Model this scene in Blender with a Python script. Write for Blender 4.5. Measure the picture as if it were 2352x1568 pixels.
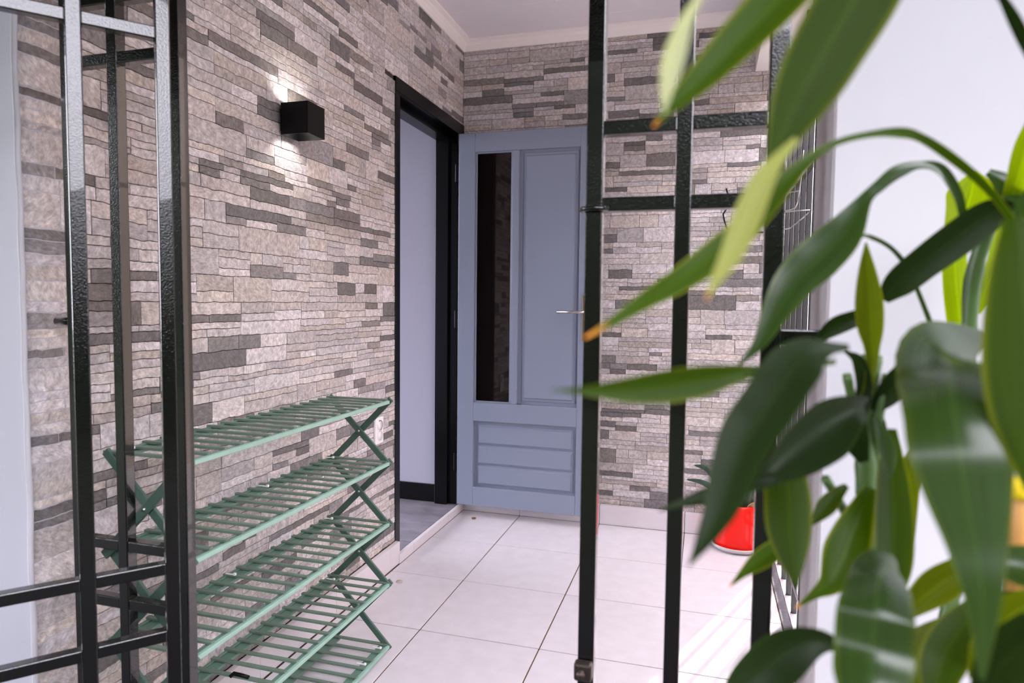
import bpy, bmesh, math, random
from mathutils import Vector, Matrix, noise
random.seed(11)
sc = bpy.context.scene
for o in list(bpy.data.objects): bpy.data.objects.remove(o)

# ------------------------------------------------------------------ camera
W, H, FPX = 2352, 1568, 1521.36
CAM = Vector((1.338, 0.0, 1.2)); YAW, PITCH, ROLL = .2827, -.0598, .0112
cy, sy, cp, sp = math.cos(YAW), math.sin(YAW), math.cos(PITCH), math.sin(PITCH)
F = Vector((-sy*cp, cy*cp, sp)); R0 = Vector((cy, sy, 0)); U0 = R0.cross(F)
R = R0*math.cos(ROLL)+U0*math.sin(ROLL); U = U0*math.cos(ROLL)-R0*math.sin(ROLL)
cd = bpy.data.cameras.new('camera'); cam = bpy.data.objects.new('camera', cd)
sc.collection.objects.link(cam); sc.camera = cam
cam.matrix_world = Matrix(((R.x, U.x, -F.x, CAM.x), (R.y, U.y, -F.y, CAM.y), (R.z, U.z, -F.z, CAM.z), (0, 0, 0, 1)))
cd.sensor_width = 36; cd.lens = FPX/W*36; cd.clip_start = .02; cd.clip_end = 300
cd.dof.use_dof = True; cd.dof.focus_distance = 2.2; cd.dof.aperture_fstop = 4.0
def ray(x, y): return F+R*((x-W/2)/FPX)-U*((y-H/2)/FPX)
def at(x, y, t): return CAM+ray(x, y)*t
def proj(p):
    d = Vector(p)-CAM; z = d.dot(F)
    return (W/2+FPX*d.dot(R)/z, H/2-FPX*d.dot(U)/z, z)

# ------------------------------------------------------------------ light
wd = bpy.data.worlds.new('sky'); sc.world = wd; wd.use_nodes = True
bg = wd.node_tree.nodes['Background']; bg.inputs[0].default_value = (.89, .87, .97, 1); bg.inputs[1].default_value = 2.6
sl = bpy.data.lights.new('sun', 'SUN'); sl.energy = .9; sl.angle = .009; sl.color = (1, .93, .86)
sun = bpy.data.objects.new('sun', sl); sc.collection.objects.link(sun)
EL = math.radians(54); sd = Vector((-.3697*math.cos(EL), -.9292*math.cos(EL), -math.sin(EL)))
sun.rotation_euler = sd.to_track_quat('-Z', 'Y').to_euler(); sun.location = (4, 8, 9)
vs = sc.view_settings; vs.view_transform = 'Standard'; vs.look = 'None'; vs.gamma = 1; vs.exposure = 2.35; vs.use_curve_mapping = False

# ------------------------------------------------------------------ materials
def mat(name, col, rough=.5, metal=0, spec=.5, vary=0., vscale=8, bump=0., bscale=60, coat=0., col2=None, stretch=(1, 1, 1)):
    m = bpy.data.materials.new(name); m.use_nodes = True; n = m.node_tree; b = n.nodes['Principled BSDF']
    b.inputs['Base Color'].default_value = (*col, 1); b.inputs['Roughness'].default_value = rough
    b.inputs['Metallic'].default_value = metal; b.inputs['Specular IOR Level'].default_value = spec
    b.inputs['Coat Weight'].default_value = coat
    if vary or bump:
        g = n.nodes.new('ShaderNodeNewGeometry'); mp = n.nodes.new('ShaderNodeMapping'); mp.inputs['Scale'].default_value = stretch
        n.links.new(g.outputs['Position'], mp.inputs[0])
    if vary:
        t = n.nodes.new('ShaderNodeTexNoise'); t.inputs['Scale'].default_value = vscale; t.inputs['Detail'].default_value = 6
        n.links.new(mp.outputs[0], t.inputs[0])
        r = n.nodes.new('ShaderNodeValToRGB'); r.color_ramp.elements[0].position = .3; r.color_ramp.elements[1].position = .72
        c2 = col2 or tuple(c*(1-vary) for c in col)
        r.color_ramp.elements[0].color = (*c2, 1); r.color_ramp.elements[1].color = (*col, 1)
        n.links.new(t.outputs['Fac'], r.inputs[0]); n.links.new(r.outputs[0], b.inputs['Base Color'])
    if bump:
        t2 = n.nodes.new('ShaderNodeTexNoise'); t2.inputs['Scale'].default_value = bscale; t2.inputs['Detail'].default_value = 3
        n.links.new(mp.outputs[0], t2.inputs[0])
        bp = n.nodes.new('ShaderNodeBump'); bp.inputs['Strength'].default_value = bump; bp.inputs['Distance'].default_value = .003
        n.links.new(t2.outputs['Fac'], bp.inputs['Height']); n.links.new(bp.outputs[0], b.inputs['Normal'])
    return m
M = {}
M['plaster_grey'] = mat('grey_plaster', (.48, .48, .54), .55, bump=.25, bscale=25)
M['plaster_white'] = mat('white_plaster', (.63, .612, .65), .6, bump=.35, bscale=38, stretch=(1, 1, .5))
M['reveal'] = mat('beige_grey_plaster', (.52, .47, .48), .6, bump=.2, bscale=30)  # plaster darkened to carry the shade of the pillar's inner side
M['grout'] = mat('stone_joint', (.055, .04, .034), .9)
M['floor_grout'] = mat('floor_grout', (.14, .09, .06), .9, vary=.7, vscale=3)
M['tile'] = mat('floor_tile', (.69, .645, .68), .3, vary=.09, vscale=16, bump=.03, bscale=20)
M['skirt'] = mat('skirting_tile', (.72, .67, .70), .35, vary=.06, vscale=10)
M['marble'] = mat('grey_marble_tile', (.30, .28, .325), .25, vary=.4, vscale=7, stretch=(1, 2.2, 1))
M['ceil'] = mat('ceiling_paint', (.80, .77, .82), .45)
M['cove'] = mat('cornice_paint', (.95, .89, .87), .5)
M['lintel'] = mat('lintel_plaster', (.80, .77, .76), .7, bump=.3, bscale=60)
M['inner_wall'] = mat('lavender_wall', (.38, .378, .47), .6, bump=.05, bscale=40)
M['black_wood'] = mat('black_gloss_paint', (.001, .0009, .001), .25, spec=.3, bump=.05, bscale=50)
M['black_metal'] = mat('black_hammered_paint', (.0006, .0006, .0008), .13, spec=.5, bump=.2, bscale=330, coat=.6)
M['lamp_black'] = mat('lamp_black', (.0012, .0012, .0015), .5, spec=.2)
M['door_paint'] = mat('blue_grey_paint', (.215, .245, .325), .34, bump=.05, bscale=30, stretch=(1, 1, .4))
M['glass'] = mat('dark_glass', (.006, .004, .004), .04, spec=.5)
M['green'] = mat('sage_green_paint', (.125, .24, .185), .45, vary=.15, vscale=30)
M['green_slat'] = mat('slat_green_paint', (.15, .215, .165), .5, vary=.15, vscale=30)
M['green_rail'] = mat('pale_sage_paint', (.30, .48, .40), .45, vary=.12, vscale=30)  # paler sage for front rails, the light on them put into the colour
M['green_leg'] = mat('deep_green_paint', (.07, .13, .10), .45, vary=.15, vscale=30)
M['white_plastic'] = mat('white_plastic', (.88, .85, .86), .35)
M['brass'] = mat('aged_brass', (.30, .20, .10), .35, metal=1)
M['chrome'] = mat('brushed_nickel', (.62, .56, .52), .25, metal=1)
M['wire'] = mat('galvanised_wire', (.5, .5, .52), .3, metal=1)
M['red'] = mat('glossy_red', (.85, .008, .003), .2, spec=.3)
M['saucer'] = mat('saucer_grey', (.58, .53, .52), .4)
M['soil'] = mat('soil', (.03, .02, .015), .95)
M['snake'] = mat('succulent_green', (.05, .10, .06), .4, vary=.6, vscale=40)
M['dry'] = mat('dry_leaf', (.45, .30, .12), .6)
M['grey_sill'] = mat('grey_granite', (.20, .19, .23), .6, vary=.35, vscale=90)
M['paving'] = mat('yard_paving', (.58, .55, .54), .8, vary=.1, vscale=3)
M['lawn'] = mat('lawn', (.022, .030, .010), .9, vary=.4, vscale=5)
M['yard'] = mat('dark_yard_paving', (.03, .028, .028), .8, vary=.2, vscale=3)
M['eave_wood'] = mat('dark_eave_boards', (.045, .04, .038), .6)  # kept dark so the unseen overhang dims reflections in the bars
M['tan_plaster'] = mat('tan_plaster', (.48, .38, .29), .8, vary=.1, vscale=6)
M['hedge'] = mat('hedge_green', (.014, .024, .007), .8, vary=.6, vscale=6)
M['terracotta'] = mat('terracotta', (.42, .17, .08), .7)
M['beige'] = mat('beige_plug', (.50, .42, .36), .6)
M['rust'] = mat('worn_steel', (.10, .075, .065), .4, metal=.7, vary=.4, vscale=60)
M['cane'] = mat('green_cane', (.06, .12, .025), .4, vary=.3, vscale=20)
M['tan_cane'] = mat('tan_cane', (.72, .36, .10), .5, vary=.4, vscale=20)
M['yellow'] = mat('yellow_sheath', (.90, .66, .02), .4)
def stone_mat():
    m = bpy.data.materials.new('split_stone'); m.use_nodes = True; n = m.node_tree; N = n.nodes; L = n.links
    b = N['Principled BSDF']; b.inputs['Roughness'].default_value = .62; b.inputs['Specular IOR Level'].default_value = .7
    a = N.new('ShaderNodeAttribute'); a.attribute_name = 'tint'
    s = N.new('ShaderNodeSeparateColor'); L.new(a.outputs['Color'], s.inputs[0])
    g = N.new('ShaderNodeNewGeometry')
    ang = N.new('ShaderNodeMath'); ang.operation = 'MULTIPLY'; ang.inputs[1].default_value = 6.0; L.new(s.outputs[2], ang.inputs[0])
    off = N.new('ShaderNodeVectorMath'); off.operation = 'ADD'; L.new(g.outputs['Position'], off.inputs[0])
    cmb = N.new('ShaderNodeCombineXYZ')
    for i in range(3): L.new(ang.outputs[0], cmb.inputs[i])
    L.new(cmb.outputs[0], off.inputs[1])
    # rotate the streaks in the wall plane about an oblique axis
    vr = N.new('ShaderNodeVectorRotate'); vr.inputs['Axis'].default_value = (.7, -.7, .05); L.new(off.outputs[0], vr.inputs[0]); L.new(ang.outputs[0], vr.inputs['Angle'])
    mp = N.new('ShaderNodeMapping'); mp.inputs['Scale'].default_value = (80, 80, 190); L.new(vr.outputs[0], mp.inputs[0])
    t = N.new('ShaderNodeTexNoise'); t.inputs['Scale'].default_value = 1; t.inputs['Detail'].default_value = 5; t.inputs['Roughness'].default_value = .65; L.new(mp.outputs[0], t.inputs[0])
    t2 = N.new('ShaderNodeTexNoise'); t2.inputs['Scale'].default_value = 60; t2.inputs['Detail'].default_value = 4; L.new(off.outputs[0], t2.inputs[0])
    hue = N.new('ShaderNodeMix'); hue.data_type = 'RGBA'; hue.inputs[6].default_value = (.65, .605, .625, 1); hue.inputs[7].default_value = (.59, .52, .475, 1); L.new(s.outputs[1], hue.inputs[0])
    sc1 = N.new('ShaderNodeMapRange'); sc1.inputs['From Min'].default_value = .25; sc1.inputs['From Max'].default_value = .75; sc1.inputs['To Min'].default_value = .58; sc1.inputs['To Max'].default_value = 1.38; L.new(t.outputs['Fac'], sc1.inputs[0])
    sc2 = N.new('ShaderNodeMapRange'); sc2.inputs['From Min'].default_value = .3; sc2.inputs['From Max'].default_value = .7; sc2.inputs['To Min'].default_value = .72; sc2.inputs['To Max'].default_value = 1.22; L.new(t2.outputs['Fac'], sc2.inputs[0])
    m1 = N.new('ShaderNodeMath'); m1.operation = 'MULTIPLY'; L.new(sc1.outputs[0], m1.inputs[0]); L.new(sc2.outputs[0], m1.inputs[1])
    m2 = N.new('ShaderNodeMath'); m2.operation = 'MULTIPLY'; L.new(m1.outputs[0], m2.inputs[0]); L.new(s.outputs[0], m2.inputs[1])
    vm = N.new('ShaderNodeVectorMath'); vm.operation = 'SCALE'; L.new(hue.outputs[2], vm.inputs[0]); L.new(m2.outputs[0], vm.inputs['Scale'])
    L.new(vm.outputs[0], b.inputs['Base Color'])
    bp = N.new('ShaderNodeBump'); bp.inputs['Strength'].default_value = .55; bp.inputs['Distance'].default_value = .008; L.new(t.outputs['Fac'], bp.inputs['Height']); L.new(bp.outputs[0], b.inputs['Normal'])
    return m
M['stone'] = stone_mat()
def leaf_mat(name, c_mid, c_edge, tip=None, trans=.45, rough=.3):
    m = bpy.data.materials.new(name); m.use_nodes = True; n = m.node_tree; N = n.nodes; L = n.links
    b = N['Principled BSDF']; b.inputs['Roughness'].default_value = rough; b.inputs['Specular IOR Level'].default_value = .10
    a = N.new('ShaderNodeAttribute'); a.attribute_name = 'lu'; s = N.new('ShaderNodeSeparateColor'); L.new(a.outputs['Color'], s.inputs[0])
    r = N.new('ShaderNodeValToRGB'); e = r.color_ramp.elements; e[0].position = 0; e[0].color = (*[c*1.3 for c in c_mid], 1); e[1].position = 1; e[1].color = (*c_edge, 1)
    k = r.color_ramp.elements.new(.12); k.color = (*c_mid, 1); k = r.color_ramp.elements.new(.8); k.color = (*c_mid, 1)
    L.new(s.outputs[1], r.inputs[0])
    # fine lengthwise veins
    w = N.new('ShaderNodeTexNoise'); w.inputs['Scale'].default_value = 1; mp = N.new('ShaderNodeMapping'); mp.inputs['Scale'].default_value = (2, 14, 5); L.new(a.outputs['Color'], mp.inputs[0]); L.new(mp.outputs[0], w.inputs[0])
    mr = N.new('ShaderNodeMapRange'); mr.inputs['To Min'].default_value = .6; mr.inputs['To Max'].default_value = 1.4; L.new(w.outputs['Fac'], mr.inputs[0])
    vm = N.new('ShaderNodeVectorMath'); vm.operation = 'SCALE'; L.new(r.outputs[0], vm.inputs[0]); L.new(mr.outputs[0], vm.inputs['Scale'])
    out = vm.outputs[0]
    if tip:
        rt = N.new('ShaderNodeMapRange'); rt.inputs['From Min'].default_value = tip[1]; rt.inputs['From Max'].default_value = min(1, tip[1]+.07); L.new(s.outputs[0], rt.inputs[0])
        mx = N.new('ShaderNodeMix'); mx.data_type = 'RGBA'; L.new(rt.outputs[0], mx.inputs[0]); L.new(out, mx.inputs[6]); mx.inputs[7].default_value = (*tip[0], 1); out = mx.outputs[2]
    L.new(out, b.inputs['Base Color'])
    tr = N.new('ShaderNodeBsdfTranslucent'); sc3 = N.new('ShaderNodeVectorMath'); sc3.operation = 'MULTIPLY'; sc3.inputs[1].default_value = (2.3, 2.4, .35); L.new(out, sc3.inputs[0]); L.new(sc3.outputs[0], tr.inputs[0])
    mix = N.new('ShaderNodeMixShader'); mix.inputs[0].default_value = trans; L.new(b.outputs[0], mix.inputs[1]); L.new(tr.outputs[0], mix.inputs[2]); L.new(mix.outputs[0], N['Material Output'].inputs[0])
    return m
ORANGE = (.62, .22, .05)
M['leaf_dark'] = leaf_mat('leaf_dark', (.010, .020, .005), (.016, .030, .006), trans=.3, rough=.38)
M['leaf_mid'] = leaf_mat('leaf_mid', (.024, .046, .004), (.10, .12, .006), trans=.5, rough=.38)
M['leaf_mid_tip'] = leaf_mat('leaf_mid_orange_tip', (.034, .068, .004), (.17, .18, .008), (ORANGE, .93), .55)
M['leaf_yellow'] = leaf_mat('leaf_yellow', (.17, .24, .004), (.24, .28, .008), trans=.7)
M['leaf_olive'] = leaf_mat('leaf_olive', (.06, .08, .004), (.11, .12, .006), trans=.55)
M['leaf_pale'] = leaf_mat('leaf_pale', (.26, .28, .09), (.32, .31, .10), (ORANGE, .92), .5, .35)
M['leaf_whitish'] = leaf_mat('leaf_whitish', (.36, .38, .27), (.40, .40, .28), trans=.5, rough=.35)
M['leaf_silver'] = leaf_mat('leaf_silver', (.022, .046, .010), (.05, .08, .008), trans=.35, rough=.26)
M['leaf_silver'].node_tree.nodes['Principled BSDF'].inputs['Specular IOR Level'].default_value = .7

# ------------------------------------------------------------------ helpers
COL = sc.collection; WP = {}
def link(o, parent=None, wloc=(0, 0, 0)):
    COL.objects.link(o); wloc = Vector(wloc); WP[o.name] = wloc
    if parent: o.parent = parent; o.location = wloc-WP[parent.name]
    else: o.location = wloc
    return o
def tag(o, label=None, cat=None, group=None, kind=None):
    if label: o['label'] = label
    if cat: o['category'] = cat
    if group: o['group'] = group
    if kind: o['kind'] = kind
    return o
def empty(name, loc): return link(bpy.data.objects.new(name, None), None, loc)
def obj(name, verts, faces, m, parent=None, smooth=False):
    vs_ = [Vector(v) for v in verts]; lo = Vector([min(v[i] for v in vs_) for i in range(3)]); hi = Vector([max(v[i] for v in vs_) for i in range(3)])
    c = (lo+hi)/2; c.z = lo.z
    me = bpy.data.meshes.new(name); me.from_pydata([v-c for v in vs_], [], faces); me.materials.append(m)
    if smooth:
        for p in me.polygons: p.use_smooth = True
    return link(bpy.data.objects.new(name, me), parent, c)
def inst(src, parent, wloc):
    o = bpy.data.objects.new(src.name.split('.')[0], src.data); return link(o, parent, wloc)
def obb(c, ax, ay, az, hx, hy, hz, bev=0.):
    """verts, faces of an oriented box, chamfered"""
    bm = bmesh.new(); bmesh.ops.create_cube(bm, size=2)
    for v in bm.verts: v.co = Vector((v.co.x*hx, v.co.y*hy, v.co.z*hz))
    if bev: bmesh.ops.bevel(bm, geom=list(bm.edges), offset=bev, segments=2 if bev > .0015 else 1, affect='EDGES', profile=.5)
    bm.verts.index_update(); c = Vector(c)
    v = [c+ax*p.co.x+ay*p.co.y+az*p.co.z for p in bm.verts]; f = [[q.index for q in p.verts] for p in bm.faces]; bm.free(); return v, f
EX, EY, EZ = Vector((1, 0, 0)), Vector((0, 1, 0)), Vector((0, 0, 1))
def box(name, x, y, z, m, parent=None, bev=0.):
    v, f = obb(((x[0]+x[1])/2, (y[0]+y[1])/2, (z[0]+z[1])/2), EX, EY, EZ, abs(x[1]-x[0])/2, abs(y[1]-y[0])/2, abs(z[1]-z[0])/2, bev)
    return obj(name, v, f, m, parent)
def boxes(name, L, m, parent=None, bev=0.):
    V, Fc = [], []
    for x, y, z in L:
        v, f = obb(((x[0]+x[1])/2, (y[0]+y[1])/2, (z[0]+z[1])/2), EX, EY, EZ, abs(x[1]-x[0])/2, abs(y[1]-y[0])/2, abs(z[1]-z[0])/2, bev)
        k = len(V); V += v; Fc += [[i+k for i in q] for q in f]
    return obj(name, V, Fc, m, parent)
def beam(name, a, b, w, t, side, m, parent=None, bev=.002):
    """flat bar from a to b, w along 'side' normal direction, t along side"""
    a, b = Vector(a), Vector(b); d = (b-a).normalized(); s = Vector(side).normalized(); n = d.cross(s).normalized()
    v, f = obb((a+b)/2, d, s, n, (b-a).length/2, t/2, w/2, bev); return obj(name, v, f, m, parent)
def tube(name, pts, r, m, parent=None, n=8, rs=None):
    pts = [Vector(p) for p in pts]; V, Fc = [], []
    for i, p in enumerate(pts):
        d = (pts[min(i+1, len(pts)-1)]-pts[max(i-1, 0)]).normalized(); u = d.cross(EZ if abs(d.z) < .9 else EX).normalized(); w = d.cross(u)
        rr = rs[i] if rs else r
        for k in range(n): a = 2*math.pi*k/n; V.append(p+(u*math.cos(a)+w*math.sin(a))*rr)
    for i in range(len(pts)-1):
        for k in range(n): Fc.append([i*n+k, i*n+(k+1) % n, (i+1)*n+(k+1) % n, (i+1)*n+k])
    Fc.append(list(range(n))[::-1]); Fc.append([(len(pts)-1)*n+k for k in range(n)])
    return obj(name, V, Fc, m, parent, True)
def lathe(name, prof, c, m, parent=None, n=40, smooth=True):
    V, Fc = [], []
    for r, z in prof:
        for k in range(n): a = 2*math.pi*k/n; V.append((c[0]+r*math.cos(a), c[1]+r*math.sin(a), c[2]+z))
    for i in range(len(prof)-1):
        for k in range(n): Fc.append([i*n+k, i*n+(k+1) % n, (i+1)*n+(k+1) % n, (i+1)*n+k])
    return obj(name, V, Fc, m, parent, smooth)
def disc(name, c, axis, r, t, m, parent=None, n=20):
    c, axis = Vector(c), Vector(axis).normalized(); return tube(name, [c-axis*t/2, c+axis*t/2], r, m, parent, n)
def catmull(P, n):
    out = []; P = [Vector(p) for p in P]
    for i in range(len(P)-1):
        p0, p1, p2, p3 = P[max(i-1, 0)], P[i], P[i+1], P[min(i+2, len(P)-1)]
        for k in range(n):
            t = k/n; out.append(.5*((2*p1)+(p2-p0)*t+(2*p0-5*p1+4*p2-p3)*t*t+(3*p1-p0-3*p2+p3)*t**3))
    out.append(P[-1]); return out

# ------------------------------------------------------------------ the setting
YB, CEIL = 3.572, 2.64          # back wall stone face, ceiling
YF = 1.02                       # facade front face
D0, D1, DT = 2.715, 3.56, 2.188  # doorway along the left wall and its top
st = lambda o: tag(o, kind='structure')
wl = st(boxes('wall_left', [((-.15, -.007), (YF+.01, D0), (0, 2.75)), ((-.15, -.007), (D0, D1), (DT, 2.75)), ((-.15, -.007), (D1, 3.75), (0, 2.75))], M['grout']))
wb = st(box('wall_back', (-.007, 1.80), (YB+.007, 3.75), (0, 2.75), M['grout']))
st(box('wall_facade', (-3.2, -.001), (YF, YF+.15), (0, 2.75), M['plaster_grey']))
wr = st(box('wall_right', (1.505, 3.6), (YF-.005, 1.165), (0, 2.75), M['plaster_white']))
box('pillar_reveal', (1.502, 1.5052), (YF-.002, 1.166), (0, 2.36), M['reveal'], wr)  # thin sheet over the white pillar, its shade put into the colour
# ridge of plaster down the stone edge
rp = [(0.004+.003*noise.noise((z*9, 1, 0)), YF-.001+.004*noise.noise((z*7, 0, 3)), z) for z in [i*.03 for i in range(88)]]
tube('plaster_ridge', rp, .006, M['plaster_white'], wl, 6)

# stone cladding: mixed courses of split-face pieces
def courses(u0, u1, z0, z1, seed):
    rnd = random.Random(seed); out = []; z = z0
    while z < z1-.004:
        h = min(rnd.choice([.042, .05, .058, .066, .076]), z1-z)
        if z1-z-h < .02: h = z1-z
        u = u0
        while u < u1-.004:
            w = rnd.uniform(.11, .32)
            if u1-u-w < .06: w = u1-u
            r = rnd.random()
            if h < .03: rows = [1.]
            elif r < .24: rows = [1.]
            elif r < .72: a = rnd.uniform(.35, .65); rows = [a, 1-a]
            else: rows = [.3, .4, .3] if h > .06 else [.55, .45]
            zz = z
            for q in rows:
                cuts = [0, 1]
                if rnd.random() < .5 and w > .15: cuts = [0, rnd.uniform(.3, .7), 1]
                for c in range(len(cuts)-1): out.append((u+w*cuts[c], u+w*cuts[c+1], zz, zz+h*q))
                zz += h*q
            u += w
        z += h
    return out
def clip(p, d):
    u0, u1, z0, z1 = p; a0, a1, b0, b1 = d
    if u1 <= a0 or u0 >= a1 or z1 <= b0 or z0 >= b1: return p
    c = [(u0, min(u1, a0), z0, z1), (max(u0, a1), u1, z0, z1), (u0, u1, max(z0, b1), z1)]
    c = [q for q in c if q[1]-q[0] > .008 and q[3]-q[2] > .006]
    return max(c, key=lambda q: (q[1]-q[0])*(q[3]-q[2])) if c else None
def stone(p, rnd, to3):
    u0, u1, z0, z1 = p; g = .0009; u0 += g; u1 -= g; z0 += g; z1 -= g
    n = max(2, int((u1-u0)/.011)); d = .007+rnd.uniform(-.0009, .0009); e = .0008
    def wob(u, z): return z+.0034*noise.noise((u*20, z*14, 5))+.0024*noise.noise((u*75, z*25, 9))
    V, Fc = [], []
    for lev, (ins, dd) in enumerate(((0, 0), (0, d-e), (e, d))):
        ring = [(u0+ins+(u1-u0-2*ins)*i/n, z0+ins) for i in range(n+1)]+[(u1-ins-(u1-u0-2*ins)*i/n, z1-ins) for i in range(n+1)]
        for u, z in ring: V.append(to3(u+.0015*noise.noise((u*3, z*40, 2)), wob(u, z), dd))
    k = 2*n+2
    for lev in (0, 1):
        for i in range(k): Fc.append([lev*k+i, lev*k+(i+1) % k, (lev+1)*k+(i+1) % k, (lev+1)*k+i])
    for i in range(n): Fc.append([2*k+i, 2*k+i+1, 2*k+k-2-i, 2*k+k-1-i])
    r = rnd.random()
    if r < .17: t = rnd.uniform(.25, .35)
    elif r < .23: t = rnd.uniform(.36, .55)
    else: t = rnd.uniform(.72, 1.14)
    return V, Fc, (t, rnd.random()**1.4, rnd.random())
def clad(wall, pieces, to3, flip, seed, top=300):
    rnd = random.Random(seed); S = []
    for p in pieces:
        V, Fc, t = stone(p, rnd, to3)
        if flip: Fc = [f[::-1] for f in Fc]
        c = to3((p[0]+p[1])/2, (p[2]+p[3])/2, .007); x, y, z = proj(c)
        vis = 0 if (z < .1 or not (0 < x < W and 0 < y < H)) else (p[1]-p[0])*(p[3]-p[2])/(z*z)
        S.append((vis, V, Fc, t))
    S.sort(key=lambda q: -q[0])
    def paint(o, t, n): # one flat tint for each stone
        a = o.data.color_attributes.new('tint', 'FLOAT_COLOR', 'POINT')
        a.data.foreach_set('color', [c for q, k in zip(t, n) for _ in range(k) for c in (*q, 1)])
    for vis, V, Fc, t in S[:top]:
        o = obj('stone', V, Fc, M['stone'], wall); paint(o, [t], [len(V)])
    VV, FF, tt, nn = [], [], [], []
    for vis, V, Fc, t in S[top:]:
        k = len(VV); VV += V; FF += [[i+k for i in f] for f in Fc]; tt.append(t); nn.append(len(V))
    o = obj('small_stones', VV, FF, M['stone'], wall); paint(o, tt, nn); o['kind'] = 'stuff'
pl = [clip(p, (D0, D1, -.1, DT)) for p in courses(YF+.004, YB, .10, CEIL-.02, 3)]
clad(wl, [p for p in pl if p], lambda u, z, d: Vector((d-.007, u, z)), False, 5)
clad(wb, courses(0., 1.72, .10, CEIL-.02, 8), lambda u, z, d: Vector((u, YB+.007-d, z)), False, 6)

# floor: grout bed with one object for each tile
fl = st(box('floor', (-.007, 1.65), (.95, 3.60), (-.12, -.003), M['floor_grout']))
T = .449; XL = [.030, .368, .368+T, .368+2*T, 1.648]; YL = [3.531]+[3.069-i*T for i in range(6)]
for i in range(len(XL)-1):
    for j in range(len(YL)-1):
        y0 = max(YL[j+1], .95)
        box('floor_tile', (XL[i]+.0024, XL[i+1]-.0024), (y0+.0024, YL[j]-.0024), (-.01, 0), M['tile'], fl, .0012)
bl = st(box('baseboard_left', (-.006, .006), (YF, D0), (0, .097), M['grout']))
ys = [D0, 2.62, 2.17, 1.72, 1.27, YF]
for a, b in zip(ys, ys[1:]): box('skirting_tile', (.004, .026), (b+.001, a-.001), (0, .10), M['skirt'], bl, .001)
bb = st(box('baseboard_back', (0.01, 1.66), (YB-.012, YB+.004), (0, .098), M['grout']))
xs = [.032, .368, .817, 1.266, 1.655]
for a, b in zip(xs, xs[1:]): box('skirting_tile', (a+.0015, b-.0015), (YB-.040, YB-.006), (0, .103), M['skirt'], bb, .001)
# raised threshold and the grey floor inside
th = st(box('trim_1', (-.02, .028), (D0, D1), (-.02, .036), M['grout']))
for a, b in ((D0-.012, 2.855), (2.857, 3.30), (3.302, D1-.004)): box('threshold_tile', (.012, .031), (a, b), (0, .043), M['skirt'], th, .001)
fi = st(box('floor_inside', (-3.2, .011), (1.17, 3.6), (-.12, .037), M['grout']))
for a, b in ((-.437, .009), (-.885, -.442), (-1.333, -.890)):
    for c, d in ((2.42, 2.861), (2.867, 3.305), (3.311, 3.505)): box('inside_tile', (a, b), (c, d), (.03, .043), M['marble'], fi, .001)
iw = st(box('wall_inside', (-3.2, -.09), (3.497, 3.60), (0, 2.75), M['inner_wall']))
st(box('baseboard_inside', (-3.2, -.088), (3.484, 3.4985), (.043, .146), M['black_wood'], None, .003))
# ceiling boards on a slab, cornices, lintel of the side opening
ce = st(box('ceiling', (-3.3, 1.81), (.955, 3.9), (CEIL+.012, 2.80), M['ceil']))
yb = [3.59, 3.386]+[3.386-.2*i for i in range(1, 13)]
for a, b in zip(yb, yb[1:]): box('ceiling_board', (-.01, 1.60), (b+.0008, a-.0008), (CEIL, CEIL+.014), M['ceil'], ce, .0015)
lr = st(box('wall_lintel', (1.545, 1.80), (1.15, YB+.02), (2.357, CEIL+.02), M['lintel'], None, .003))
def cove(name, a, b, inward):
    a, b, n = Vector(a), Vector(b), Vector(inward); prof = [(0, -.048), (.008, -.048), (.012, -.040), (.022, -.024), (.036, -.012), (.05, -.008), (.058, -.006), (.06, 0), (0, 0)]
    d = (b-a).normalized(); V, Fc = [], []; k = len(prof)
    for end, s in ((a, 1), (b, -1)):
        for o_, z in prof: V.append(end+n*o_+d*s*o_+Vector((0, 0, CEIL+z)))
    for i in range(k-1): Fc.append([i, i+1, k+i+1, k+i])
    return st(obj(name, V, Fc, M['cove']))
cove('trim_2', (0, .95, 0), (0, YB, 0), (1, 0, 0)); cove('trim_3', (0, YB, 0), (1.545, YB, 0), (0, -1, 0)); cove('trim_4', (1.545, YB, 0), (1.545, 1.15, 0), (-1, 0, 0))
st(boxes('eave', [((-3.3, 1.45), (-2.0, .954), (CEIL+.03, 2.80)), ((1.45, 3.6), (-.35, .954), (CEIL+.03, 2.80))], M['eave_wood']))  # unseen overhang, its reach set to block sky from the front and bars
st(box('wall_front_lintel', (0, 1.505), (YF+.01, 1.15), (2.42, CEIL+.02), M['lintel']))
# side sill and the yard
st(box('trim_5', (1.651, 1.682), (1.165, YB), (-.1, -.001), M['grey_sill']))
st(box('trim_6', (1.684, 1.80), (1.165, YB), (-.1, 0.), M['skirt']))
st(box('ground', (-30, 30), (-30, 30), (-.4, -.125), M['lawn']))
st(box('wall_boundary', (3.0, 3.15), (1.17, 7), (-.12, 2.9), M['tan_plaster']))  # tan wall outside, added and raised to cut skylight from the side
st(box('porch_step', (-3.2, 3.6), (-.9, .948), (-.13, -.01), M['yard']))
st(box('side_yard', (1.802, 4.6), (1.17, 7), (-.13, -.01), M['paving']))
hv, hf = [], []
hp = [(-12+.45*i, -6) for i in range(38)]+[(5.1, -6+.45*i) for i in range(15)]
NH = len(hp)
for j in range(9):
    for i, (x, y) in enumerate(hp):
        z = j*.26; k_ = 1.1 if y > -4.4 and y < -1.3 else 2.1; n1 = .25*noise.noise((x*1.7, y*1.7+z*2, 1))+.1*noise.noise((x*6, y*6+z*6, 4))
        hv.append((x+n1, y+n1, -.125+z*k_+(.15*noise.noise((x*2, y*2, 7)) if j == 8 else 0)))
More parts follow.
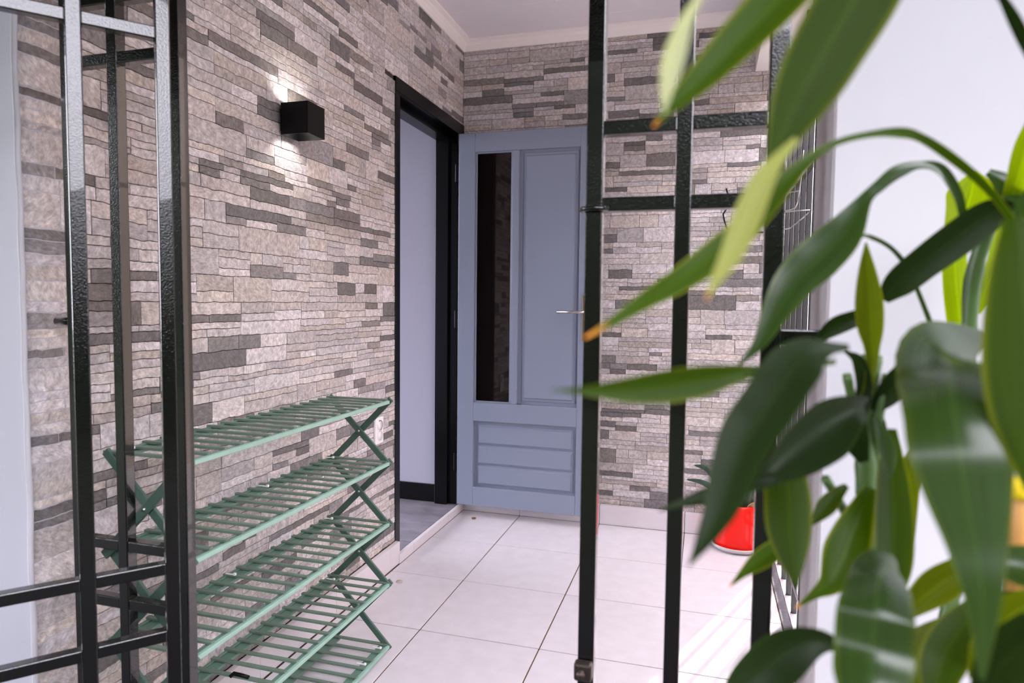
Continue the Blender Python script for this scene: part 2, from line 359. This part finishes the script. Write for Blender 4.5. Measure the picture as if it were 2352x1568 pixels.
for j in range(8):
    for i in range(NH-1): a = j*NH+i; hf.append([a, a+1, a+NH+1, a+NH])
hh = len(hv); hv += [(v[0]+(.7 if hp[i % NH][1] > -6 else 0), v[1]-.7, v[2]) for i, v in enumerate(hv[:])]; hf += [[i+hh for i in f[::-1]] for f in hf[:]]; hf += [[8*NH+i, 8*NH+i+1, hh+8*NH+i+1, hh+8*NH+i] for i in range(NH-1)]
st(obj('garden_hedge', hv, hf, M['hedge'], None, True))  # unseen hedge, height and gap set to shape front light and bar reflections

# ------------------------------------------------------------------ door
fr = st(empty('trim_7', (0, D0, .043)))
JX = (-.12, .004)
box('jamb', JX, (D0-.004, D0+.045), (.043, DT), M['black_wood'], fr, .002)
box('jamb', JX, (D1-.075, D1+.02), (.043, DT), M['black_wood'], fr, .002)
box('jamb_stop', (-.12, -.045), (D1-.10, D1-.07), (.043, DT-.07), M['black_wood'], fr, .002)
box('head', (-.12, .006), (D0-.004, D1+.02), (DT-.065, DT), M['black_wood'], fr, .003)
box('head_stop', (-.12, -.045), (D0, D1), (DT-.10, DT-.06), M['black_wood'], fr, .002)
DY = 3.425; dr = st(empty('door_1', (.03, DY, .06))); dm = M['door_paint']; TB = .022
def dbox(name, x, z, d0=0, d1=.04, par=dr, bev=.003): return box(name, x, (DY+d0, DY+d1), z, dm, par, bev)
X0, X1, Z0, Z1 = .030, .800, .066, 2.106
dbox('stile', (X0, .125), (Z0, Z1)); dbox('stile', (.702, X1), (Z0, Z1)); dbox('mullion', (.335, .372), (.645, 2.004))
dbox('rail', (.125, .702), (2.004, Z1)); dbox('rail', (.125, .702), (.541, .645)); dbox('rail', (.125, .702), (Z0, .172))
gl = box('glass_pane', (.12, .34), (DY+.018, DY+.024), (.64, 2.01), M['glass'], dr)
for x, z in (((.125, .1335), (.645, 2.004)), ((.3265, .335), (.645, 2.004)), ((.125, .335), (.645, .6535)), ((.125, .335), (1.9955, 2.004))): dbox('glazing_bead', x, z, .006, .03, gl, .003)
def raised(name, x, z, bv=.016, lift=.014, back=.020):
    (a, b), (c, d) = x, z; V = []
    for i, (k, y) in enumerate(((0, back), (.004, back-lift*.35), (bv, back-lift*.45), (bv+.006, back-lift))):
        V += [(a+k, DY+y, c+k), (b-k, DY+y, c+k), (b-k, DY+y, d-k), (a+k, DY+y, d-k)]
    Fc = [[l*4+i, l*4+(i+1) % 4, l*4+4+(i+1) % 4, l*4+4+i] for l in range(3) for i in range(4)]+[[12, 13, 14, 15], [3, 2, 1, 0]]
    return obj(name, V, Fc, dm, dr)
box('panel_back', (.37, .705), (DY+.02, DY+.032), (.64, 2.01), dm, dr); box('panel_back', (.12, .705), (DY+.02, DY+.032), (.165, .545), dm, dr)
raised('raised_panel', (.392, .692), (.662, 1.99))
for c, d in ((.408, .523), (.296, .406), (.182, .294)): raised('raised_panel', (.143, .687), (c, d), .008, .013)
hd = empty('door_handle', (.742, DY, 1.12)); hd.parent = dr; hd.location = Vector((.742, DY, 1.12))-WP[dr.name]
box('handle_plate', (.724, .762), (DY-.006, DY), (1.0, 1.238), M['brass'], hd, .002)
tube('lever', [(.743, DY, 1.152), (.743, DY-.045, 1.152), (.738, DY-.052, 1.152), (.715, DY-.054, 1.151), (.60, DY-.052, 1.150)], .0075, M['chrome'], hd, 10)
for z in (.25, 1.05, 1.85): box('hinge', (.005, .032), (DY+.012, DY+.03), (z, z+.1), M['black_wood'], dr, .003)

# ------------------------------------------------------------------ iron grilles and gate
G = 1.07; GK = 1.07/1.085; BW = .0242; gx = lambda x: 1.338-(1.338-x)*GK; gz = lambda z: 1.2+(z-1.2)*GK; bm_ = M['black_metal']
def vbar(name, x, y, z0, z1, par, ax=EX, ay=EY, w=BW, t=BW, m=bm_): v, f = obb((x, y, (z0+z1)/2), ax, ay, EZ, w/2, t/2, (z1-z0)/2, .0022); return obj(name, v, f, m, par)
def hbar(name, p, q, z, par, w=BW*.92, m=bm_):
    p, q = Vector((*p, z)), Vector((*q, z)); d = (q-p).normalized(); v, f = obb((p+q)/2, d, EZ.cross(d), EZ, (q-p).length/2, w/2, w/2, .0022); return obj(name, v, f, m, par)
fg = tag(empty('fixed_grille', (.19, G, 0)), 'narrow black iron grille panel between the stone wall and the open gate', 'grille')
for x in (.066, .1865, .3385): vbar('upright', gx(x), G, .03, 2.43, fg)
for z in (1.795, 1.677, .682, .558):
    hbar('rail', (gx(.077), G), (gx(.1745), G), gz(z), fg); hbar('rail', (gx(.1985), G), (gx(.3265), G), gz(z), fg)
tube('bolt_pin', [(.031, G, 1.149), (gx(.06), G, 1.149)], .009, bm_, fg, 10)
# hinged leaf, swung open towards the street
hx = Vector((gx(.3725), 1.010*GK)); ld = Vector((-.640, -.768)); ld3 = Vector((ld.x, ld.y, 0)).normalized(); ln3 = EZ.cross(ld3)
gt = tag(empty('gate_leaf', (hx.x, hx.y, 0)), 'open black iron gate leaf with glossy bars swung towards the left', 'gate')
SB = [0, .134, .275, .416, .557, .698, .838]
for s in SB: p = hx+ld*s; vbar('upright', p.x, p.y, .035, 2.38, gt, ld3, ln3)
for z in (1.80, 1.677, .688, .558):
    for a, b in zip(SB, SB[1:]): hbar('rail', hx+ld*(a+BW/2-.001), hx+ld*(b-BW/2+.001), gz(z), gt)
for z in (.25, 2.0): tube('hinge', [(.372, 1.031, z), (.372, 1.031, z+.09)], .011, bm_, gt, 10); 
for z in (.27, 2.02): box('hinge_tab', (.357, .385), (1.008, 1.0575), (z, z+.05), bm_, gt, .002)
rg = tag(empty('fixed_grille', (1.29, G, 0)), 'black iron grille panel in front of the back wall beside the white pillar', 'grille')
XR = [(gx(a), gx(b)) for a, b in ((1.1475, 1.175), (1.2885, 1.313), (1.421, 1.449))]
for a, b in XR: vbar('upright', (a+b)/2, G, .03, 2.43, rg, w=b-a)
for z in (gz(1.479), gz(1.358)):
    for a, b in ((XR[0][1], XR[1][0]), (XR[1][1], XR[2][0])): hbar('rail', (a-.001, G), (b+.001, G), z, rg)
hbar('wall_stub', (1.446, G), (1.507, G), 1.152, rg, .023)
lg = tube('lock_ring', [(1.164+.022*math.cos(a), G-.002+.019*math.sin(a), 1.349) for a in [2*math.pi*i/24 for i in range(25)]], .0045, bm_, rg, 8)
box('latch_block', (1.147, 1.1765), (G-.03, G-.011), (.580, .610), M['rust'], rg, .004)
tube('latch_bolt', [(1.160, G-.040, .595), (1.160, G-.025, .595)], .0075, M['rust'], rg, 10)
# grille of the side opening
sg = tag(empty('side_grille', (1.70, 2.4, 0)), 'long black iron grille of upright bars along the right side opening', 'grille')
for i in range(14): vbar('upright', 1.702, 3.235-.168*i+.0, .0, 2.36, sg, w=.0205, t=.0205)
vbar('upright', 1.702, 3.42, 0, 2.36, sg, w=.0205, t=.0205)
for z in (2.30, 1.72, .12): hbar('rail', (1.702, 1.17), (1.702, 3.575), z, sg, .02)

# ------------------------------------------------------------------ folding shoe rack
RX0, RX1, RY0, RY1 = .106, .338, 1.099, 2.003; LV = [.028, .244, .452, .660, .868]
rk = tag(empty('shoe_rack', ((RX0+RX1)/2, (RY0+RY1)/2, 0)), 'green folding slatted shoe rack with five shelves against the stone wall', 'shoe rack')
NS = 18; src = None
for li, z in enumerate(LV):
    box('shelf_rail', (RX1-.012, RX1), (RY0+.012, RY1-.012), (z-.012, z-.001), M['green_rail'], rk, .0015)
    box('shelf_rail', (RX1-(.04 if li == 0 else .026), RX1-.013), (RY0+.012, RY1-.012), (z-.011, z-.004), M['green'], rk, .001)
    box('shelf_rail', (RX0, RX0+.010), (RY0+.012, RY1-.012), (z-.02, z-.001), M['green'], rk, .0015)
    box('shelf_rail', (RX0+.012, RX0+.042), (RY0+.012, RY1-.012), (z-.011, z-.004), M['green'], rk, .001)
    for i in range(NS):
        y = RY0+.014+(RY1-RY0-.028)*i/(NS-1)
        if src is None:
            src = box('slat', (RX0-.004, RX1-.008), (y-.006, y+.006), (z-.003, z+.0035), M['green_slat'], rk, .001)
        else: inst(src, rk, (src.matrix_world.translation.x*0+(RX0-.004+RX1-.008)/2, y, z-.003))
xa, xb = RX0+.012, RX1-.010
for e, yy in ((RY0, 1), (RY1, -1)):
    for a, b in zip(LV, LV[1:]):
        off = .006*yy
        beam('leg', (xa-.009, e+off*0, a-.006-.009), (xb+.009, e, b-.006+.009), .021, .008, (0, 1, 0), M['green_leg'], rk)
        beam('leg', (xb+.009, e+.0095*yy, a-.006-.009), (xa-.009, e+.0095*yy, b-.006+.009), .021, .008, (0, 1, 0), M['green_leg'], rk)
        disc('pivot_bolt', ((xa+xb)/2, e+.004*yy, (a+b)/2-.006), (0, 1, 0), .0035, .026, M['wire'], rk, 10)
for li, x, y in ((4, RX0+.03, 1.14), (3, RX0+.02, 1.965), (3, RX0+.03, 1.60), (2, RX0+.02, 1.955), (2, RX0+.02, 1.47), (1, RX0+.03, 1.95), (0, RX1-.03, 1.955), (0, RX1-.03, 1.85)):
    z = LV[li]; t = box('cable_tie', (x-.016, x+.016), (y-.002, y+.002), (z+.0035, z+.006), M['white_plastic'], rk); box('tie_head', (x+.010, x+.017), (y-.0035, y+.0035), (z+.003, z+.010), M['white_plastic'], t, .001)
tube('strap_clip', [(.215, 1.355, .250), (.222, 1.36, .257), (.24, 1.362, .255), (.262, 1.366, .250)], .005, M['lamp_black'], rk, 8)

# ------------------------------------------------------------------ wall lamp
wlm = tag(empty('wall_lamp', (.06, 1.92, 1.727)), 'black cube up-and-down wall lamp on the stone wall', 'wall lamp')
lx0, lx1, ly0, ly1, lz0, lz1 = .013, .112, 1.871, 1.968, 1.729, 1.829; tk = .003; lb = M['lamp_black']
box('side_plate', (lx0, lx1), (ly0, ly0+tk), (lz0, lz1), lb, wlm); box('side_plate', (lx0, lx1), (ly1-tk, ly1), (lz0, lz1), lb, wlm)
box('front_plate', (lx1-tk, lx1), (ly0+tk, ly1-tk), (lz0, lz1), lb, wlm); box('rear_plate', (lx0, lx0+tk), (ly0+tk, ly1-tk), (lz0, lz1), lb, wlm)
box('wall_mount', (0, lx0), (ly0+.015, ly1-.015), (lz0+.015, lz1-.015), lb, wlm)
em = bpy.data.materials.new('led'); em.use_nodes = True; eb = em.node_tree.nodes['Principled BSDF']; eb.inputs['Emission Color'].default_value = (1, .95, .88, 1); eb.inputs['Emission Strength'].default_value = 4
box('led_module', (.03, .09), (1.89, 1.95), (1.772, 1.786), em, wlm)
for nm, z, rx in (('beam_up', 1.79, math.pi), ('beam_down', 1.768, 0)):
    l = bpy.data.lights.new(nm, 'SPOT'); l.energy = .4; l.spot_size = math.radians(120); l.spot_blend = .5; l.shadow_soft_size = .012; l.color = (1, .93, .85)
    o = bpy.data.objects.new(nm, l); o.rotation_euler = (rx, 0, 0); link(o, wlm, (.06, 1.92, z)); o.rotation_euler = (rx, 0, 0)

# ------------------------------------------------------------------ outlet, floor pieces
ot = tag(empty('power_outlet', (0, 2.548, .585)), 'white power outlet plate on the stone wall beside the doorway', 'outlet')
box('cover_plate', (0, .010), (2.513, 2.584), (.585, .699), M['white_plastic'], ot, .002)
for z in (.664, .619):
    s_ = disc('socket', (.0105, 2.549, z), (1, 0, 0), .0205, .004, M['white_plastic'], ot, 28)
    tube('socket_rim', [(.012, 2.549+.021*math.cos(a), z+.021*math.sin(a)) for a in [math.pi*(-.4+1.0*i/14) for i in range(15)]], .0016, M['lamp_black'] if z > .64 else M['saucer'], s_, 6)  # dark half rings drawn as the crescent shadows of the sockets
p = (.285, 3.305); tag(disc('door_stop', (0.141, 3.401, .003), (0, 0, 1), .012, .006, M['brass'], None, 20), 'small round brass floor disc in front of the blue door', 'door stop')
tag(disc('floor_plug', (0.115, 2.524, .0015), (0, 0, 1), .014, .003, M['beige'], None, 20), 'small round tan plug in the floor tile by the shoe rack', 'floor plug')

# ------------------------------------------------------------------ red pot on its saucer
PX, PY = 1.522, 3.402
tag(lathe('plant_saucer', [(0, .004), (.07, 0), (.105, 0), (.122, .014), (.126, .026), (.120, .027), (.112, .016), (.10, .010), (0, .010)], (PX, PY, 0), M['saucer']), 'pale grey round saucer under the red pot', 'saucer')
rpot = tag(empty('potted_plant', (PX, PY, .010)), 'glossy red plant pot with spiky leaves standing by the back wall', 'potted plant')
lathe('pot', [(0, .0), (.098, .0), (.106, .004), (.108, .03), (.107, .12), (.103, .19), (.100, .218), (.094, .220), (.092, .19), (.092, .17)], (PX, PY, .010), M['red'], rpot, 48)
lathe('soil', [(0, .185), (.09, .183), (.094, .18)], (PX, PY, .010), M['soil'], rpot, 24)
def blade(name, pts, hw, m, par, curl=.4):
    C = catmull(pts, 5); V, Fc = [], []; n = len(C)
    for i, c in enumerate(C):
        t = i/(n-1); d = (C[min(i+1, n-1)]-C[max(i-1, 0)]).normalized(); s = d.cross(Vector((.2, -1, .1))).normalized(); nn = s.cross(d); w = hw*max(.04, math.sin(math.pi*min(1, .25+.75*t))**.8)
        for k in (-1, 0, 1): V.append(c+s*w*k+nn*abs(k)*w*curl)
    for i in range(n-1):
        for k in range(2): Fc.append([i*3+k, i*3+k+1, i*3+k+4, i*3+k+3])
    o = obj(name, V, Fc, m, par, True); sm = o.modifiers.new('thickness', 'SOLIDIFY'); sm.thickness = .003; return o
zb = .19
for dx, dy, lean, hgt, hw, mm in ((-.03, -.03, (-.20, .02), .13, .016, 'snake'), (-.04, .01, (-.16, .04), .19, .018, 'snake'), (.0, -.05, (.01, -.02), .12, .017, 'snake'), (.03, -.04, (.03, -.02), .16, .017, 'snake'), (.05, .0, (.06, .0), .2, .018, 'snake'), (.01, .02, (-.02, .03), .24, .02, 'snake'), (.035, -.06, (.05, -.03), .06, .012, 'dry'), (-.02, .05, (-.08, .06), .22, .018, 'snake')):
    b = Vector((PX+dx, PY+dy, zb)); blade('leaf', [b, b+Vector((lean[0]*.3, lean[1]*.3, hgt*.6)), b+Vector((lean[0]*.7, lean[1]*.7, hgt*.95)), b+Vector((lean[0]*1.1, lean[1]*1.1, hgt*1.0))], hw, M[mm], rpot)

# ------------------------------------------------------------------ wire pieces at the right
wh = tag(empty('wire_hanger', (1.68, 2.2, 1.3)), 'silver wire hanger hooked on the black side grille', 'hanger')
q = lambda x, y, X=1.683: (lambda d: CAM+d*((X-CAM.x)/d.x))(ray(x, y))
tube('hook', [q(1846, 345), q(1842, 395), q(1836, 440), q(1832, 465), q(1826, 478), q(1815, 482), q(1803, 484), q(1806, 443), q(1836, 438)], .0024, M['wire'], wh, 8)
tube('support', [q(1801, 487), q(1830, 484), q(1862, 482), q(1855, 490), q(1830, 512), q(1815, 524), q(1799, 527)], .0022, M['wire'], wh, 8)
yb_ = lambda x, y, Y=YB-.03: (lambda d: CAM+d*(Y/d.y))(ray(x, y))
hk = tag(empty('wall_hook', tuple(yb_(1690, 535, YB))), 'thin black wire hook on the back wall behind the grille', 'hook')
tube('hook_wire', [yb_(1668, 433), yb_(1672, 446), yb_(1674, 470), yb_(1661, 492), yb_(1664, 508), yb_(1670, 525), yb_(1700, 534), yb_(1755, 533)], .004, M['lamp_black'], hk, 8)
tube('mount', [yb_(1755, 533), yb_(1755, 533, YB+.002)], .005, M['lamp_black'], hk, 8)

# ------------------------------------------------------------------ foreground plant
pc = at(2010, 1568, .62)
fp = tag(empty('corn_plant', (pc.x, pc.y, -.01)), 'tall leafy green plant with long arching leaves in the right foreground', 'plant')
lathe('plant_pot', [(0, 0), (.13, 0), (.14, .01), (.18, .30), (.19, .31), (.19, .34), (.175, .34), (.17, .30)], (pc.x, pc.y, -.01), M['terracotta'], fp, 32)
lathe('soil', [(0, .29), (.165, .285), (.172, .28)], (pc.x, pc.y, -.01), M['soil'], fp, 24)
def leaf(pts, m, t0, t1=None, tilt=0., cup=.25, bow=0., seg=5, name='leaf'):
    """pts: (x, y, half width) along the midrib; t0..t1: distance from base to tip in metres; tilt turns the blade about its midrib"""
    t1 = t0 if t1 is None else t1; n0 = len(pts)
    P3 = []
    for i, p_ in enumerate(pts):
        x, y = p_[:2]; t = p_[3] if len(p_) > 3 else t0+(t1-t0)*i/(n0-1)+bow*math.sin(math.pi*i/(n0-1)); P3.append((x, y, t))
    C = catmull(P3, seg); Wd = catmull([(hw, 0, 0) for hw in [p_[2] for p_ in pts]], seg); n = len(C); V, Fc, A = [], [], []
    Pw = [at(c.x, c.y, c.z) for c in C]; K = (-1, -.6, -.25, 0, .25, .6, 1)
    tl = math.radians(tilt)
    for i, c in enumerate(Pw):
        d = (Pw[min(i+1, n-1)]-Pw[max(i-1, 0)]).normalized(); v = (CAM-c).normalized(); s = d.cross(v).normalized(); nn = s.cross(d)*-1
        if nn.dot(v) < 0: nn = -nn
        S = s*math.cos(tl)+nn*math.sin(tl); NN = nn*math.cos(tl)-s*math.sin(tl); hw = max(.4, Wd[i].x)/FPX*C[i].z/max(.3, math.cos(tl))
        for k in K: V.append(c+S*hw*k+NN*hw*(cup*abs(k)**1.5)); A.append((i/(n-1), abs(k), .5+.5*k, 1))
    q_ = len(K)
    for i in range(n-1):
        for k in range(q_-1): Fc.append([i*q_+k, i*q_+k+1, (i+1)*q_+k+1, (i+1)*q_+k])
    o = obj(name, V, Fc, M[m], fp, True); a = o.data.color_attributes.new('lu', 'FLOAT_COLOR', 'POINT'); a.data.foreach_set('color', [x for r in A for x in r]); return o
leaf([(2180, -330, 20), (2100, -220, 60), (2020, -100, 82), (1965, -5, 88), (1908, 92, 84), (1858, 182, 76), (1818, 262, 56), (1788, 332, 30), (1764, 392, 2)], 'leaf_mid', .38, .33, 12, .2)
leaf([(1960, -190, 20), (1900, -120, 42), (1835, -50, 52), (1770, 18, 54), (1690, 100, 47), (1610, 182, 34), (1548, 240, 18), (1500, 292, 2)], 'leaf_mid_tip', .38, .34, -15, .25)
leaf([(1625, -60, 8), (1602, 0, 10), (1578, 42, 15), (1560, 90, 22), (1541, 150, 25), (1530, 208, 15), (1524, 262, 2)], 'leaf_whitish', .29, .28, 20, .2)
leaf([(2360, 560, 7), (2300, 470, 8), (2240, 405, 10), (2170, 350, 11), (2115, 316, 10), (2070, 304, 12), (2000, 308, 8), (1920, 328, 8), (1855, 368, 13), (1790, 432, 25), (1720, 515, 30), (1640, 585, 35), (1560, 642, 30), (1470, 696, 19), (1400, 742, 10), (1343, 776, 3)], 'leaf_mid_tip', .54, .35, 10, .2)
leaf([(1830, 320, 8), (1790, 362, 14), (1752, 415, 26), (1715, 500, 32), (1682, 580, 26), (1648, 638, 14), (1622, 688, 2)], 'leaf_pale', .32, .29, 0, .15)
leaf([(2215, 520, 7), (2200, 450, 10), (2160, 390, 12), (2110, 380, 9), (2062, 396, 16), (2018, 430, 14), (1985, 462, 16), (1935, 540, 42), (1873, 605, 51), (1822, 660, 44), (1782, 725, 30), (1745, 790, 15), (1695, 840, 2)], 'leaf_silver', .60, .48, -20, .3)
leaf([(2330, 470, 8), (2275, 490, 34), (2200, 543, 40), (2120, 602, 37), (2060, 652, 32), (2030, 690, 10)], 'leaf_dark', .58, .62, 15, .3)
leaf([(1960, 543, 3), (1995, 543, 5), (2045, 568, 5), (2085, 615, 6), (2105, 660, 5), (2148, 770, 6)], 'leaf_silver', .62, .66, 0, .2)
leaf([(1988, 930, 12), (2002, 850, 12), (2004, 800, 16), (2001, 750, 27), (1998, 690, 29), (1993, 620, 18), (1989, 556, 2)], 'leaf_olive', .60, .58, 10, .4)
leaf([(1990, 725, 18), (1960, 733, 20), (1915, 752, 20), (1865, 792, 2)], 'leaf_dark', .60, .64, 0, .3)
leaf([(1950, 798, 8), (1905, 800, 16), (1860, 812, 40), (1825, 842, 58), (1792, 890, 60), (1755, 945, 61), (1718, 1000, 60), (1688, 1074, 52), (1655, 1170, 37), (1615, 1245, 18), (1582, 1300, 2)], 'leaf_dark', .42, .34, -10, .18)
leaf([(1920, 830, 6), (1850, 838, 8), (1762, 848, 9), (1700, 857, 18), (1612, 873, 35), (1520, 886, 38), (1430, 894, 28), (1340, 896, 10), (1262, 896, 1)], 'leaf_mid', .44, .31, 15, .3)
leaf([(1985, 935, 20), (1955, 945, 36), (1892, 985, 62), (1822, 1040, 53), (1770, 1085, 28), (1733, 1112, 2)], 'leaf_dark', .52, .45, 20, .45)
leaf([(1780, 1100, 16), (1700, 1115, 20), (1620, 1140, 19), (1560, 1157, 9), (1512, 1174, 1)], 'leaf_dark', .46, .41, 0, .3)
leaf([(1812, 1040, 20), (1808, 1090, 42), (1812, 1150, 50), (1815, 1220, 48), (1822, 1290, 28), (1829, 1348, 2)], 'leaf_mid', .52, .48, -15, .25)
leaf([(1850, 1215, 8), (1812, 1240, 16), (1772, 1268, 23), (1737, 1292, 20), (1707, 1316, 10), (1675, 1348, 1)], 'leaf_mid_tip', .54, .50, 0, .2)
leaf([(2000, 1120, 14), (1975, 1180, 30), (1955, 1230, 42), (1935, 1285, 48), (1905, 1337, 28), (1870, 1364, 11), (1828, 1396, 2)], 'leaf_mid_tip', .58, .53, 10, .25)
leaf([(1960, 1510, 8), (1920, 1480, 14), (1870, 1474, 30), (1805, 1500, 52), (1745, 1550, 56), (1700, 1620, 50), (1665, 1710, 10)], 'leaf_dark', .46, .40, 15, .3)
leaf([(2050, 1275, 20, .47), (2034, 1290, 48, .44), (2020, 1325, 66, .40), (2011, 1400, 80, .375), (2006, 1490, 83), (2002, 1570, 78), (1998, 1680, 40)], 'leaf_silver', .42, .35, 0, -.25)
leaf([(2262, 770, 14, .56), (2215, 786, 60, .52), (2178, 808, 98, .46), (2178, 845, 106, .405), (2184, 890, 105, .375), (2192, 950, 104, .36), (2204, 1035, 104, .35), (2222, 1140, 86, .345), (2242, 1250, 62, .34), (2255, 1350, 43, .335), (2258, 1450, 24, .335), (2255, 1560, 6, .335)], 'leaf_silver', .45, .34, 0, -.2)
leaf([(2325, 500, 20), (2340, 545, 40), (2352, 650, 68), (2362, 780, 86), (2368, 900, 86), (2378, 1000, 70), (2392, 1130, 30)], 'leaf_mid', .36, .33, 10, -.2)
leaf([(2200, 800, 10), (2203, 730, 24), (2196, 650, 25), (2195, 570, 24), (2212, 500, 34), (2232, 445, 46), (2238, 392, 4)], 'leaf_yellow', .74, .76, 10, .3)
leaf([(2240, 720, 10), (2262, 665, 15), (2286, 600, 16), (2298, 545, 16), (2310, 500, 3)], 'leaf_yellow', .70, .72, 0, .3)
leaf([(2225, 800, 10), (2228, 720, 16), (2235, 640, 18), (2250, 560, 10)], 'leaf_dark', .72, .72, 0, .3)
leaf([(2290, 500, 10), (2315, 465, 14), (2338, 410, 22), (2360, 330, 24), (2385, 250, 10)], 'leaf_yellow', .66, .6, 0, .3)
leaf([(2320, 560, 14), (2330, 480, 30), (2310, 425, 22), (2270, 395, 8)], 'leaf_silver', .62, .66, 0, .3)
leaf([(2285, -30, 8), (2305, 0, 9), (2332, 50, 13), (2362, 110, 13), (2410, 200, 8)], 'leaf_dark', .42, .44, 0, .2)
leaf([(2225, 775, 8), (2190, 772, 16), (2140, 788, 22), (2090, 810, 14), (2055, 818, 2)], 'leaf_silver', .55, .52, 0, .3)
leaf([(2050, 985, 8), (2048, 1050, 24), (2052, 1130, 36), (2054, 1220, 40), (2052, 1310, 36), (2048, 1400, 8)], 'leaf_mid', .58, .52, 0, .3)
leaf([(2080, 1410, 14), (2110, 1380, 28), (2155, 1345, 38), (2210, 1308, 30), (2265, 1262, 4)], 'leaf_olive', .54, .52, 0, .25)
leaf([(2260, 1370, 10), (2225, 1420, 34), (2185, 1475, 46), (2158, 1540, 44), (2140, 1640, 10)], 'leaf_mid', .50, .46, 0, .25)
leaf([(2180, 1420, 8), (2120, 1480, 34), (2090, 1560, 40), (2075, 1660, 10)], 'leaf_olive', .56, .52, 0, .25)
leaf([(2270, 1285, 10), (2310, 1290, 34), (2370, 1305, 46), (2440, 1330, 10)], 'leaf_silver', .46, .42, 0, .25)
leaf([(2235, 1560, 10), (2265, 1485, 30), (2310, 1425, 38), (2370, 1385, 34), (2440, 1360, 6)], 'leaf_olive', .46, .42, 0, .25)
leaf([(2250, 1640, 20), (2290, 1545, 46), (2340, 1490, 56), (2400, 1440, 46)], 'leaf_dark', .42, .38, 0, .25)
leaf([(2262, 1395, 14), (2310, 1388, 28), (2380, 1392, 30), (2440, 1400, 8)], 'leaf_dark', .5, .48, 0, .25)
leaf([(1945, 1115, 6), (1925, 1132, 14), (1895, 1166, 21), (1862, 1206, 3)], 'leaf_mid', .58, .56, 0, .25)
leaf([(2015, 960, 6), (2026, 990, 12), (2040, 1035, 19), (2045, 1100, 3)], 'leaf_silver', .55, .54, 0, .25)
leaf([(1985, 1060, 10), (1965, 1010, 28), (1962, 960, 26), (1985, 900, 18), (1972, 830, 14), (1940, 808, 2)], 'leaf_dark', .60, .60, 0, .25)
leaf([(2005, 940, 12), (2040, 905, 26), (2072, 860, 26), (2082, 815, 4)], 'leaf_dark', .60, .58, 0, .25)
leaf([(2000, 1330, 20), (2012, 1180, 30), (2020, 1060, 30), (2025, 960, 6)], 'leaf_dark', .63, .63, 0, .3)
leaf([(2085, 1260, 12), (2082, 1170, 22), (2088, 1090, 22), (2100, 1020, 6)], 'leaf_olive', .64, .64, 0, .3)
# canes
def cane(px, r, m, foot, name='cane'):
    P3 = [at(*p) for p in px]; P3 += [Vector((foot[0], foot[1], P3[-1].z*.45+.1)), Vector((foot[0], foot[1], .29))]
    C = catmull(P3, 6); rs = [r*(1+.12*max(0, math.sin(i*1.3))**6) for i in range(len(C))]; return tube(name, C, r, M[m], fp, 10, rs)
cane([(2003, 815, .61), (1990, 950, .61), (1988, 1100, .61), (1990, 1300, .61), (2000, 1568, .61)], .0085, 'cane', (pc.x, pc.y))
cane([(1945, 860, .60), (1968, 980, .61), (1990, 1110, .62), (1995, 1250, .62), (2005, 1500, .62)], .004, 'cane', (pc.x-.02, pc.y+.02))
cane([(2040, 860, .60), (2015, 970, .60), (2005, 1100, .615), (2000, 1250, .62), (2008, 1500, .62)], .0045, 'cane', (pc.x+.02, pc.y+.02))
cane([(1895, 1098, .58), (1935, 1165, .59), (1962, 1235, .60), (1985, 1320, .605), (2002, 1500, .61)], .004, 'cane', (pc.x+.01, pc.y-.02))
cane([(2290, 470, .66), (2240, 620, .68), (2225, 800, .69), (2225, 1000, .68), (2200, 1300, .67), (2150, 1568, .66)], .007, 'cane', (pc.x+.05, pc.y+.03))
yc = [at(2345, 1105, .52), at(2346, 1150, .52), at(2344, 1240, .52), at(2330, 1400, .54), at(2280, 1568, .58), Vector((pc.x+.08, pc.y, .5)), Vector((pc.x+.07, pc.y, .29))]
cn = tube('cut_cane', catmull(yc, 4), .0085, M['tan_cane'], fp, 12)
tube('yellow_sheath', [at(2343, 1098, .52), at(2344, 1112, .52), at(2346, 1145, .519)], .0105, M['yellow'], cn, 12)
